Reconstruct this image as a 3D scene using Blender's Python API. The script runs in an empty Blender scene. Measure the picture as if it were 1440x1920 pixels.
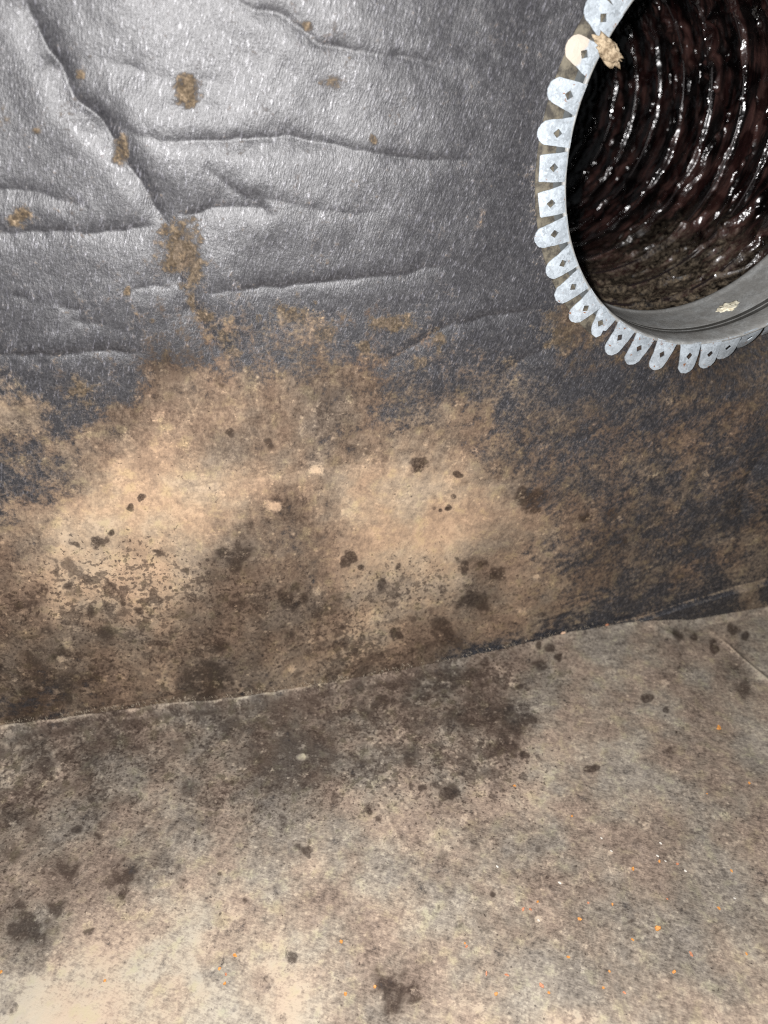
import bpy, bmesh, math, random
import numpy as np
from mathutils import Vector, Matrix, noise as mnoise

S = bpy.context.scene
COL = S.collection
random.seed(7)
RNG = np.random.default_rng(11)

# ------------------------------------------------------------------ camera
D, H = 0.44393, 0.48821            # distance to the wall, height over the floor (metres)
CAM = np.array([0.0, -D, H])
# columns: right, up, back
CM = np.array([[0.980128, 0.130207, -0.149648],
               [-0.197029, 0.551668, -0.810458],
               [-0.022971, 0.823838, 0.56636]])
cd = bpy.data.cameras.new("camera")
cam = bpy.data.objects.new("camera", cd)
COL.objects.link(cam)
m4 = Matrix.Identity(4)
for i in range(3):
    for j in range(3):
        m4[i][j] = CM[i, j]
    m4[i][3] = CAM[i]
cam.matrix_world = m4
cd.sensor_fit = 'VERTICAL'
cd.sensor_height = 36.0
cd.sensor_width = 27.0
cd.lens = 1300.0 / 1920.0 * 36.0
cd.clip_start = 0.01
cd.clip_end = 20.0
cd.dof.use_dof = True
cd.dof.focus_distance = 0.47
cd.dof.aperture_fstop = 6.0
S.camera = cam
S.cycles.use_denoising = False
S.cycles.filter_width = 1.15
S.cycles.sample_clamp_direct = 5.0
S.cycles.sample_clamp_indirect = 2.0

# ------------------------------------------------------------------ light: the phone's flash in a dark duct
w = bpy.data.worlds.new("World")
S.world = w
w.use_nodes = True
w.node_tree.nodes["Background"].inputs[0].default_value = (0.9, 0.95, 1.0, 1)
w.node_tree.nodes["Background"].inputs[1].default_value = 0.035
ld = bpy.data.lights.new("flash", 'POINT')
ld.energy = 16.5
ld.color = (1.0, 0.982, 0.975)
ld.shadow_soft_size = 0.006
lo = bpy.data.objects.new("flash", ld)
lo.location = (-0.024, -D, H + 0.010)
COL.objects.link(lo)
S.view_settings.view_transform = 'Standard'
S.view_settings.look = 'None'
S.view_settings.exposure = 0.72
S.view_settings.gamma = 1.0

# ------------------------------------------------------------------ plane coordinates used to set out stains and creases
FX = 1300.0
INV = CM.T
def ray(px, py):
    v = np.array([(px - 720) / FX, -(py - 960) / FX, -1.0])
    return CM @ v
def on_wall(px, py):
    r = ray(px, py); t = D / r[1]
    p = CAM + r * t
    return p[0], p[2]
def on_floor(px, py):
    r = ray(px, py); t = -H / r[2]
    p = CAM + r * t
    return p[0], p[1]
def chart(P):
    """survey chart coordinates (the units the stain table is written in) of points (N,3)"""
    v = (P - CAM) @ CM
    return 720 + FX * v[:, 0] / -v[:, 2], 960 - FX * v[:, 1] / -v[:, 2]

CX, CZ, R = 0.33014, 0.42102, 0.127      # collar axis and radius

# ------------------------------------------------------------------ numpy noise
_perm = RNG.permutation(512)
_val = RNG.random(4096)
def vnoise(x, y, seed=0):
    xi = np.floor(x).astype(np.int64); yi = np.floor(y).astype(np.int64)
    xf = x - xi; yf = y - yi
    u = xf * xf * (3 - 2 * xf); v = yf * yf * (3 - 2 * yf)
    def h(a, b):
        return _val[((a * 73856093) ^ (b * 19349663) ^ (seed * 83492791)) & 4095]
    return (h(xi, yi) * (1 - u) + h(xi + 1, yi) * u) * (1 - v) + (h(xi, yi + 1) * (1 - u) + h(xi + 1, yi + 1) * u) * v
def fbm(x, y, seed=0, octs=5, gain=0.55):
    s = 0; a = 1; t = 0
    c, sn = math.cos(0.6), math.sin(0.6)
    for i in range(octs):
        s = s + a * vnoise(x, y, seed + i); t += a
        a *= gain
        x, y = (x * c - y * sn) * 2.03 + 17.1, (x * sn + y * c) * 2.03 + 5.7
    return s / t

def table(txt, y0, div):
    g = np.array(txt, float) / div
    def f(px, py):
        x = np.clip(px / 60.0, 0, 23.999); y = np.clip((py - y0) / 60.0, 0, g.shape[0] - 1.001)
        xi = x.astype(int); yi = y.astype(int); u = x - xi; v = y - yi
        u = u * u * (3 - 2 * u); v = v * v * (3 - 2 * v)
        return (g[yi, xi] * (1 - u) + g[yi, xi + 1] * u) * (1 - v) + (g[yi + 1, xi] * (1 - u) + g[yi + 1, xi + 1] * u) * v
    return f
# how much dust and mould covers the wall liner (0-9), read every 60 units
COVER = table([
 [0, 0, 0, 0, 0, 1, 1, 0, 0, 0, 0, 0, 0, 0, 0, 0, 0, 0, 0, 0, 0, 0, 0, 0, 0],
 [0, 0, 0, 0, 0, 2, 3, 0, 0, 0, 0, 0, 0, 0, 0, 0, 0, 0, 0, 0, 0, 0, 0, 0, 0],
 [0, 0, 0, 0, 1, 1, 2, 1, 0, 0, 0, 0, 0, 0, 0, 0, 0, 0, 3, 0, 0, 0, 0, 0, 0],
 [0, 0, 0, 0, 1, 2, 2, 3, 2, 3, 2, 2, 3, 1, 1, 0, 0, 3, 5, 5, 4, 3, 3, 3, 3],
 [0, 0, 0, 1, 2, 5, 3, 3, 3, 3, 3, 3, 2, 3, 2, 1, 1, 2, 3, 3, 4, 4, 4, 4, 4],
 [3, 1, 3, 1, 2, 7, 6, 5, 6, 6, 6, 6, 5, 3, 3, 4, 3, 2, 1, 1, 2, 3, 4, 4, 4],
 [8, 6, 1, 3, 7, 9, 9, 9, 8, 8, 7, 6, 4, 4, 6, 6, 3, 4, 4, 3, 3, 4, 4, 4, 4],
 [3, 3, 6, 7, 9, 9, 9, 8, 7, 7, 7, 6, 7, 8, 7, 4, 4, 4, 3, 3, 4, 4, 4, 3, 3],
 [2, 3, 4, 8, 9, 9, 9, 9, 8, 8, 8, 9, 9, 9, 9, 9, 6, 4, 4, 4, 3, 4, 4, 3, 2],
 [4, 6, 8, 9, 9, 9, 9, 9, 8, 7, 8, 9, 9, 9, 9, 9, 7, 5, 5, 4, 4, 4, 3, 3, 3],
 [7, 6, 9, 9, 9, 9, 9, 9, 8, 6, 6, 7, 9, 9, 9, 9, 8, 5, 4, 5, 4, 3, 3, 4, 5],
 [8, 9, 9, 9, 9, 9, 9, 9, 8, 7, 7, 8, 9, 9, 9, 9, 9, 6, 5, 5, 4, 4, 3, 5, 5],
 [8, 8, 9, 9, 9, 9, 9, 9, 8, 8, 8, 8, 9, 9, 9, 9, 8, 6, 4, 2, 3, 3, 2, 2, 3],
 [8, 8, 8, 8, 9, 9, 9, 8, 8, 8, 8, 9, 9, 9, 8, 8, 8, 4, 3, 2, 2, 2, 2, 2, 3],
 [8, 7, 7, 7, 8, 8, 8, 7, 7, 7, 8, 8, 8, 8, 8, 7, 6, 4, 2, 2, 2, 2, 2, 2, 2],
 [5, 5, 5, 7, 7, 7, 7, 7, 7, 7, 7, 7, 7, 7, 7, 7, 6, 4, 4, 4, 3, 3, 3, 3, 3],
 [6, 6, 6, 6, 7, 7, 7, 7, 7, 7, 7, 7, 7, 7, 7, 7, 6, 4, 4, 4, 3, 3, 3, 3, 3]], 420, 9.0)
# reflectance of that growth (0-35)
WTONE = table([
 [14, 13, 13, 13, 13, 13, 13, 13, 13, 13, 13, 13, 13, 13, 14, 14, 14, 15, 15, 15, 16, 17, 17, 18, 19],
 [14, 14, 13, 13, 13, 18, 15, 13, 13, 13, 13, 13, 13, 14, 14, 14, 14, 15, 15, 16, 16, 17, 18, 18, 19],
 [17, 16, 16, 16, 16, 16, 16, 16, 16, 16, 16, 16, 16, 16, 17, 17, 15, 15, 16, 16, 17, 17, 18, 19, 20],
 [17, 17, 16, 16, 16, 11, 16, 19, 16, 22, 19, 14, 11, 17, 14, 15, 15, 13, 16, 17, 14, 15, 15, 16, 17],
 [15, 14, 14, 12, 11, 11, 11, 16, 16, 16, 14, 17, 17, 17, 17, 15, 15, 13, 14, 14, 14, 15, 12, 13, 14],
 [21, 15, 12, 12, 14, 17, 20, 20, 20, 20, 17, 17, 15, 15, 15, 18, 19, 19, 14, 14, 15, 16, 16, 13, 18],
 [25, 21, 15, 15, 17, 23, 23, 23, 20, 20, 17, 18, 18, 18, 22, 19, 19, 17, 18, 15, 19, 20, 17, 18, 15],
 [16, 19, 21, 21, 24, 28, 24, 21, 21, 21, 21, 18, 22, 25, 22, 20, 17, 18, 18, 19, 20, 20, 21, 18, 15],
 [17, 16, 19, 25, 33, 32, 32, 32, 29, 25, 25, 29, 30, 30, 31, 28, 21, 18, 19, 20, 21, 21, 22, 19, 16],
 [24, 23, 31, 34, 34, 34, 34, 30, 23, 16, 23, 31, 31, 32, 32, 29, 26, 23, 20, 21, 18, 19, 19, 16, 21],
 [21, 21, 35, 32, 31, 31, 31, 24, 17, 17, 21, 28, 33, 33, 34, 26, 23, 24, 21, 18, 19, 20, 20, 21, 23],
 [19, 26, 35, 35, 35, 35, 29, 18, 18, 18, 18, 30, 30, 31, 31, 20, 25, 25, 22, 19, 20, 21, 22, 23, 24],
 [20, 20, 31, 31, 30, 30, 22, 19, 19, 13, 19, 27, 28, 28, 25, 22, 26, 23, 24, 20, 21, 22, 23, 24, 26],
 [21, 17, 21, 20, 24, 24, 20, 20, 20, 20, 24, 33, 30, 22, 22, 23, 24, 20, 21, 22, 23, 24, 25, 26, 27],
 [22, 18, 22, 22, 22, 25, 18, 18, 22, 26, 26, 27, 23, 19, 20, 20, 21, 22, 23, 23, 24, 26, 27, 28, 30],
 [15, 15, 15, 19, 23, 23, 23, 23, 23, 28, 28, 29, 25, 21, 21, 22, 23, 23, 24, 25, 26, 28, 29, 31, 32],
 [21, 21, 20, 20, 25, 25, 25, 25, 25, 25, 26, 21, 22, 22, 23, 24, 25, 25, 26, 28, 29, 30, 32, 33, 35]], 420, 35.0)
FTONE = table([
 [29, 28, 27, 26, 26, 25, 25, 24, 24, 24, 23, 23, 23, 23, 23, 23, 23, 24, 24, 24, 25, 25, 26, 27, 27],
 [29, 28, 27, 26, 26, 25, 25, 24, 24, 24, 23, 23, 23, 23, 23, 23, 23, 24, 24, 24, 25, 25, 26, 27, 27],
 [27, 26, 25, 25, 24, 24, 23, 23, 22, 22, 22, 22, 22, 18, 22, 22, 26, 22, 27, 27, 28, 24, 29, 20, 30],
 [25, 25, 24, 23, 23, 22, 22, 21, 14, 14, 17, 20, 17, 20, 17, 13, 21, 25, 25, 26, 26, 27, 23, 28, 28],
 [24, 19, 19, 18, 21, 21, 17, 17, 16, 13, 13, 16, 23, 23, 23, 16, 13, 24, 24, 24, 25, 21, 22, 22, 27],
 [27, 22, 18, 21, 20, 16, 20, 16, 12, 12, 12, 19, 26, 22, 26, 26, 22, 26, 23, 23, 24, 20, 21, 21, 22],
 [22, 21, 21, 16, 20, 23, 22, 19, 18, 15, 21, 25, 25, 25, 21, 25, 25, 25, 22, 22, 23, 23, 20, 20, 21],
 [17, 20, 20, 19, 19, 22, 18, 21, 21, 21, 24, 24, 27, 24, 24, 20, 21, 21, 21, 21, 22, 19, 19, 19, 20],
 [16, 16, 16, 19, 15, 18, 24, 24, 24, 23, 27, 23, 23, 23, 23, 23, 20, 20, 20, 17, 21, 21, 22, 22, 23],
 [16, 19, 15, 21, 21, 24, 27, 27, 26, 26, 22, 26, 26, 26, 22, 22, 23, 20, 20, 17, 17, 17, 18, 22, 22],
 [15, 15, 21, 28, 27, 27, 30, 26, 26, 26, 25, 22, 25, 25, 25, 22, 22, 22, 19, 20, 20, 20, 20, 21, 21],
 [25, 18, 28, 31, 30, 30, 30, 25, 29, 29, 25, 25, 21, 21, 25, 25, 22, 22, 19, 22, 19, 20, 20, 24, 24],
 [28, 32, 31, 30, 30, 29, 29, 29, 28, 32, 28, 24, 15, 21, 24, 24, 24, 25, 22, 22, 22, 22, 23, 23, 24],
 [32, 35, 34, 34, 29, 29, 28, 28, 28, 31, 27, 24, 21, 24, 27, 27, 24, 28, 24, 25, 25, 22, 26, 26, 27],
 [31, 34, 34, 33, 29, 28, 28, 28, 27, 31, 27, 23, 23, 23, 27, 27, 24, 27, 24, 24, 25, 25, 25, 26, 26]], 1140, 35.0)

# dark mould spots: position, radius, strength
WALL_DARK = [(790,873,17,1),(860,885,10,.9),(998,930,25,1),(432,812,11,.8),(508,832,11,.7),(268,940,9,.8),(246,956,8,.8),
 (443,1040,30,.8),(550,1118,20,1),(655,1048,19,.9),(715,1098,11,.9),(885,1130,24,.9),(870,1060,16,.9),(930,1072,17,.8),(905,1058,11,.8),
 (680,1060,8,.8),(745,1065,8,.7),(185,1015,17,.8),(140,1018,11,.7),(208,1000,7,.8),(300,1040,10,.7),(350,1075,8,.6),(170,1140,16,.8),
 (258,1140,10,.8),(232,1128,6,.8),(450,1130,20,.8),(418,1205,16,.8),(200,1185,22,.7),(115,1220,14,.8),(400,1265,42,.75),(738,1190,14,.9),
 (668,1218,13,.8),(712,1225,12,.8),(830,1185,25,.8),(770,1160,9,.6),(540,1190,12,.7),(480,1160,18,.6),(1150,962,15,.7),(1098,965,14,.8),
 (1168,1022,12,.8),(1312,1040,14,.9),(842,953,6,1),(812,952,6,.7),(826,957,5,.8),(850,935,6,.7),(812,932,6,.6),(95,1285,42,.8),(50,1320,38,.8),
 (130,1100,10,.7),(30,1130,16,.6),(90,1180,20,.6),(60,1240,24,.7),(290,1110,7,.6),(317,1102,6,.6),(315,1010,8,.5),(390,1052,6,.7),(352,1100,7,.6),
 (160,735,22,.4),(335,690,26,.4),(290,700,16,.5),(415,725,8,.6),(700,600,20,.4),(760,620,16,.4),(645,640,10,.6),(620,745,18,.4),(510,810,14,.4),
 (1160,1000,12,.5),(1310,890,12,.5),(930,1120,14,.5),(960,1160,16,.4),(860,1195,18,.6),(790,1200,14,.5),(590,1225,12,.5),(560,1260,12,.5),(640,1240,9,.7),
 (500,1100,10,.5),(480,1240,14,.5),(350,1150,22,.5),(210,1310,22,.5),(270,1270,18,.4),(760,760,22,.25),(660,820,18,.3),(690,850,10,.5),
 (470,1070,16,.5),(610,1080,12,.5),(600,1010,9,.5),(640,1000,8,.5),(520,1010,24,.3),(430,1000,14,.3)]
FLOOR_DARK = [(845,1280,28,.9),(890,1268,28,.9),(800,1300,20,.8),(715,1320,20,.8),(690,1338,16,.7),(935,1340,26,.9),(880,1352,22,.9),(845,1348,18,.8),
 (970,1355,24,.9),(950,1395,26,.9),(985,1418,12,1),(925,1413,9,.8),(835,1480,20,1),(790,1476,9,.9),(815,1470,10,.7),(770,1420,19,.8),(1108,1440,13,.9),(1255,1405,13,.62),
 (695,1520,11,.9),(712,1535,7,.7),(530,1545,17,.6),(575,1590,16,.7),(235,1640,36,.75),(120,1625,26,.7),(60,1740,40,.75),(30,1690,30,.7),(105,1700,20,.7),
 (150,1553,12,.8),(185,1572,11,.7),(742,1852,40,.8),(545,1795,15,.7),(490,1838,22,.5),(925,1677,9,.8),(1040,1240,10,.9),(1010,1255,11,.8),(1030,1222,8,.9),(1010,1220,6,.9),
 (975,1290,9,.8),(992,1352,8,.7),(1212,1310,13,.8),(1395,1290,20,.62),(1375,1182,17,.75),(1398,1196,11,.75),(1270,1195,12,.7),(1340,1212,13,.8),(1300,1190,10,.7),
 (1250,1335,9,.8),(1050,1265,16,.5),(540,1390,60,.6),(500,1420,50,.6),(600,1400,40,.6),(430,1350,20,.6),(590,1320,20,.6),(340,1400,26,.5),(260,1400,22,.4),
 (340,1650,14,.5),(300,1610,18,.4),(410,1600,8,.6),(410,1640,6,.6),(460,1690,9,.7),(400,1660,8,.5),(165,1750,10,.6),(230,1675,12,.7),(330,1310,16,.6),(275,1335,20,.4),
 (390,1320,18,.6),(440,1300,10,.6),(60,1420,18,.7),(30,1440,14,.6),(740,1285,16,.8),(675,1290,12,.7),(640,1275,18,.8),(600,1290,12,.7),(770,1265,12,.6),
 (620,1350,16,.6),(660,1370,14,.5),(480,1480,20,.5),(560,1470,16,.5),(620,1450,14,.5),(350,1480,16,.5),(130,1480,24,.5),(60,1560,26,.5),(20,1600,24,.5),
 (285,1560,12,.5),(520,1850,8,.4),(250,1835,8,.4),(830,1600,14,.5),(940,1480,7,.6),(1180,1370,10,.4),(1010,1590,9,.6),(965,1610,8,.5),(1130,1560,14,.35),(1230,1660,16,.3),
 (900,1720,16,.4),(860,1730,10,.5),(1180,1730,10,.6),(1350,1580,20,.35),(1380,1500,24,.35),(20,1890,26,.5),(530,1910,18,.5)]
WALL_PALE = [(512,948,15,1),(592,882,16,.8),(1327,891,7,1),(1085,832,8,.6),(1163,975,7,.7),(1003,1078,7,.8),(980,1145,14,.6),(1218,838,9,.6),(115,1232,9,1),(130,1205,14,.6),
 (700,1165,24,.6),(752,1180,12,.5),(595,1105,11,.6),(600,1130,9,.6),(545,1250,9,.7),(190,1092,9,.7),(408,998,11,.5),(110,972,12,.5),(230,1055,9,.5),(168,824,7,.5),(260,745,7,.6),
 (1265,965,12,.5),(1290,955,8,.5),(1190,1060,10,.4),(1240,1050,12,.4),(1350,875,10,.4),(310,1235,9,.5),(320,1215,14,.4),(440,1190,12,.4),(650,935,24,.3),(590,770,7,.6),(1422,790,7,.5),
 (585,1150,8,.4),(520,1080,7,.5),(640,1140,7,.4),(690,1215,12,.3),(660,970,10,.4),(355,1110,12,.4)]
FLOOR_PALE = [(565,1420,10,1),(520,1375,11,.6),(960,1285,7,.8),(1245,1285,8,.8),(870,1533,12,.7),(840,1585,11,.7),(1213,1550,9,.8),(1010,1723,9,.8),(1045,1760,8,.6),(510,1685,8,.7),(440,1715,8,.6),
 (900,1885,16,.6),(1080,1905,20,.6),(240,1865,18,.4),(760,1590,9,.7),(330,1385,9,.6),(780,1465,9,.3),(330,1455,14,.4),(310,1790,24,.35),(560,1850,24,.5),(1330,1890,30,.35),(1100,1770,9,.5),
 (1050,1655,6,.7),(980,1500,7,.5),(1145,1600,6,.7),(330,1245,5,.1),(1335,1190,8,.6),(1355,1190,6,.5),(75,1480,8,.5),(175,1440,7,.5),(1180,1685,6,.5),(1440,1690,12,.6),(1405,1755,9,.6),(760,1780,14,.4)]
# brown scabs and rust-coloured dust dots on the clean part of the liner: position, half sizes, tilt, brown/pale
SCABS = [(350,172,22,28,.9),(330,190,12,10,.5),(66,247,12,9,.8),(150,140,9,8,.8),(38,410,24,18,.9),(225,282,14,26,.8),(618,153,22,14,.55),(575,47,12,10,.7),(697,262,9,8,.7),
 (340,470,38,52,.95),(330,440,26,20,.7),(365,500,22,36,.8),(308,436,10,12,.8),(238,543,9,9,.8),(383,590,24,22,.8),(420,625,26,30,.7),(358,565,9,20,.8),(440,660,16,16,.6),(285,600,8,6,.7),
 (545,590,30,26,.75),(605,620,24,28,.7),(590,565,6,6,.6),(485,595,9,14,.6),(730,605,44,18,.8),(680,650,15,13,.8),(820,640,16,26,.75),(790,680,18,14,.6),(690,670,26,10,.6),
 (1065,620,44,34,.85),(1050,590,26,26,.7),(1120,640,26,18,.6),(960,680,24,14,.5),(1240,695,26,14,.6),(150,725,26,24,.8),(165,755,18,12,.6),(640,700,22,18,.5),(560,660,30,16,.5),
 (40,770,46,36,.9),(860,170,10,6,.2),(905,340,9,7,.3),(165,108,5,5,.5),(128,333,5,4,.4)]
# wrinkles: chart polyline, depth m, half width m, blend to the side below (+) or above (-)
WRINKLES = [
 ([(30,-30),(75,70),(110,130),(140,185),(190,230),(225,285),(260,335),(300,400),(325,440)], .0062, .0055, .65),
 ([(325,440),(350,560),(400,640),(455,715)], .0060, .008, .6),
 ([(380,-10),(470,12),(520,30),(560,55),(600,82),(640,93),(700,100),(760,112),(830,122),(880,121)], .0034, .0034, .5),
 ([(845,88),(900,93),(940,106)], .0022, .0028, .4),
 ([(205,225),(250,252),(300,262),(400,262),(500,255),(560,258),(620,272),(700,290),(770,298),(850,301),(915,298)], .0036, .0040, .5),
 ([(-60,350),(0,355),(60,358),(110,375),(165,388)], .0030, .004, .5),
 ([(-60,437),(0,440),(60,432),(120,437),(190,437),(240,430),(300,422)], .0040, .0048, .55),
 ([(330,404),(365,405),(400,392),(440,390),(510,396)], .0034, .0040, .5),
 ([(355,547),(430,546),(500,540),(600,530),(700,520),(745,514),(800,503),(865,497)], .0032, .0036, .5),
 ([(240,540),(280,537),(320,541)], .0020, .004, .5),
 ([(670,705),(720,682),(770,652),(830,616),(880,601),(940,591),(1015,580)], .0040, .0040, .6),
 ([(-60,655),(0,661),(60,664),(130,660),(175,655),(220,658),(280,660)], .0036, .0030, .35),
 ([(930,705),(965,685),(1000,665),(1035,645)], .0030, .0040, .5),
 ([(105,573),(160,581)], .0022, .003, .4),
 ([(130,598),(200,610)], .0018, .003, .4),
 ([(20,556),(55,559)], .0015, .003, .4),
 ([(285,929),(350,920),(420,908),(500,895),(620,878),(765,864)], .0022, .0028, .5),
 ([(380,310),(430,350),(520,412)], .0020, .007, .5),
 ([(160,105),(250,130),(310,145),(440,156)], .0018, .005, .5),
 ([(450,700),(560,728),(640,718)], .0016, .005, .5),
 ([(1450,830),(1415,880),(1398,930),(1395,1010)], .0050, .0060, .6),
 ([(840,916),(900,905),(965,893)], .0014, .003, .4),
 ([(960,835),(1060,830),(1150,800)], .0018, .006, .5),
 ([(980,950),(1060,930),(1130,925)], .0014, .004, .5),
 ([(420,360),(540,380),(640,398),(720,396)], .0014, .004, .5),
 ([(520,120),(545,135),(560,160)], .0010, .005, .4),
 ([(0,950),(120,945),(200,935),(290,928)], .0010, .004, .4),
]

def seg_field(x, z, pts):
    """distance, signed side and position along a polyline"""
    best = np.full(x.shape, 1e9); side = np.zeros(x.shape); along = np.zeros(x.shape)
    pts = np.array(pts); L = np.r_[0, np.cumsum(np.hypot(*(pts[1:] - pts[:-1]).T))]
    for i in range(len(pts) - 1):
        a, b = pts[i], pts[i + 1]; d = b - a; l = np.hypot(*d)
        if l < 1e-9: continue
        t = np.clip(((x - a[0]) * d[0] + (z - a[1]) * d[1]) / l ** 2, 0, 1)
        dx = x - a[0] - t * d[0]; dz = z - a[1] - t * d[1]
        q = np.hypot(dx, dz); k = q < best
        best = np.where(k, q, best)
        side = np.where(k, np.sign(dx * d[1] - dz * d[0]), side)
        along = np.where(k, (L[i] + t * l) / L[-1], along)
    return best, side, along

def smooth_poly(pts, n=6):
    pts = np.array(pts, float)
    if len(pts) < 3: return pts
    P = np.vstack([2 * pts[0] - pts[1], pts, 2 * pts[-1] - pts[-2]]); out = []
    for i in range(1, len(P) - 2):
        p0, p1, p2, p3 = P[i - 1:i + 3]
        for t in np.linspace(0, 1, n, endpoint=False):
            out.append(.5 * ((2 * p1) + (-p0 + p2) * t + (2 * p0 - 5 * p1 + 4 * p2 - p3) * t * t + (-p0 + 3 * p1 - 3 * p2 + p3) * t ** 3))
    out.append(pts[-1])
    return np.array(out)

def spots(px, py, lst, seed, warp=1.0):
    """ragged round stains; value 1 inside, falling to 0 outside"""
    out = np.zeros(px.shape)
    wx = (fbm(px / 26, py / 26, seed, 4) - .5); wy = (fbm(px / 26, py / 26, seed + 50, 4) - .5)
    for (x, y, r, s) in lst:
        k = (np.abs(px - x) < 2.6 * r) & (np.abs(py - y) < 2.6 * r)
        if not k.any(): continue
        a = px[k] - x + wx[k] * r * 2.2 * warp; b = py[k] - y + wy[k] * r * 2.2 * warp
        d = np.hypot(a, b * 1.15) / r
        out[k] = np.maximum(out[k], s * np.clip(1.55 - d, 0, 1))
    return out

# ------------------------------------------------------------------ material helpers
def new_mat(name):
    m = bpy.data.materials.new(name); m.use_nodes = True
    nt = m.node_tree; nt.nodes.clear()
    out = nt.nodes.new('ShaderNodeOutputMaterial'); b = nt.nodes.new('ShaderNodeBsdfPrincipled')
    nt.links.new(b.outputs[0], out.inputs[0])
    return m, nt, b
def N(nt, typ, **kw):
    n = nt.nodes.new(typ)
    for k, v in kw.items(): setattr(n, k, v)
    return n
def link(nt, a, b): nt.links.new(a, b)
def setin(nt, sock, v):
    if hasattr(v, 'links'): nt.links.new(v, sock)
    elif isinstance(v, tuple) and len(v) == 3 and sock.type == 'RGBA': sock.default_value = (*v, 1)
    else: sock.default_value = v
def math_(nt, op, a, b=None, c=None, clamp=False):
    n = N(nt, 'ShaderNodeMath', operation=op, use_clamp=clamp)
    for i, v in enumerate((a, b, c)):
        if v is not None: setin(nt, n.inputs[i], v)
    return n.outputs[0]
def maprange(nt, v, a, b, c=0.0, d=1.0, smooth=True):
    n = N(nt, 'ShaderNodeMapRange', interpolation_type='SMOOTHSTEP' if smooth else 'LINEAR')
    setin(nt, n.inputs[0], v)
    for i, q in enumerate((a, b, c, d)): setin(nt, n.inputs[i + 1], q)
    return n.outputs[0]
def mixc(nt, f, a, b, mode='MIX'):
    n = N(nt, 'ShaderNodeMix', data_type='RGBA', blend_type=mode)
    setin(nt, n.inputs[0], f); setin(nt, n.inputs[6], a); setin(nt, n.inputs[7], b)
    return n.outputs[2]
def mixf(nt, f, a, b):
    n = N(nt, 'ShaderNodeMix', data_type='FLOAT')
    setin(nt, n.inputs[0], f); setin(nt, n.inputs[2], a); setin(nt, n.inputs[3], b)
    return n.outputs[0]
def noise_(nt, vec, scale, detail=4, rough=.55, dist=0.0, out=0):
    n = N(nt, 'ShaderNodeTexNoise')
    setin(nt, n.inputs['Vector'], vec)
    n.inputs['Scale'].default_value = scale; n.inputs['Detail'].default_value = detail
    n.inputs['Roughness'].default_value = rough; n.inputs['Distortion'].default_value = dist
    return n.outputs[out]
def voro(nt, vec, scale, feature='F1', rnd=1.0, out='Distance'):
    n = N(nt, 'ShaderNodeTexVoronoi', feature=feature)
    setin(nt, n.inputs['Vector'], vec)
    n.inputs['Scale'].default_value = scale; n.inputs['Randomness'].default_value = rnd
    return n.outputs[out]
def ramp(nt, f, stops):
    n = N(nt, 'ShaderNodeValToRGB'); e = n.color_ramp.elements
    while len(e) < len(stops): e.new(0.5)
    for k, (p, c) in zip(e, stops):
        k.position = p; k.color = (*c, 1)
    setin(nt, n.inputs[0], f)
    return n.outputs[0]
def attr(nt, name):
    return N(nt, 'ShaderNodeAttribute', attribute_name=name).outputs['Fac']
def coords(nt): return N(nt, 'ShaderNodeTexCoord').outputs['Object']
def mapping(nt, vec, rot=(0, 0, 0), scale=(1, 1, 1)):
    n = N(nt, 'ShaderNodeMapping'); setin(nt, n.inputs[0], vec)
    n.inputs['Rotation'].default_value = rot; n.inputs['Scale'].default_value = scale
    return n.outputs[0]
def bump(nt, h, strength, dist, normal=None):
    n = N(nt, 'ShaderNodeBump'); n.inputs['Strength'].default_value = strength; n.inputs['Distance'].default_value = dist
    setin(nt, n.inputs['Height'], h)
    if normal is not None: link(nt, normal, n.inputs['Normal'])
    return n.outputs[0]
def addv(nt, *xs):
    o = xs[0]
    for x in xs[1:]: o = math_(nt, 'ADD', o, x)
    return o
def mul(nt, a, b): return math_(nt, 'MULTIPLY', a, b)

MOULD = [(0.0, (.010, .0075, .006)), (.18, (.019, .0135, .010)), (.36, (.062, .045, .033)), (.52, (.135, .101, .073)),
         (.68, (.235, .177, .124)), (.84, (.36, .268, .180)), (1.0, (.52, .39, .262))]
FDUST = [(0.0, (.012, .010, .009)), (.18, (.022, .0165, .0132)), (.36, (.066, .0515, .0405)), (.52, (.137, .114, .090)),
         (.68, (.232, .194, .152)), (.84, (.345, .292, .222)), (1.0, (.50, .432, .322))]

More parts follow.
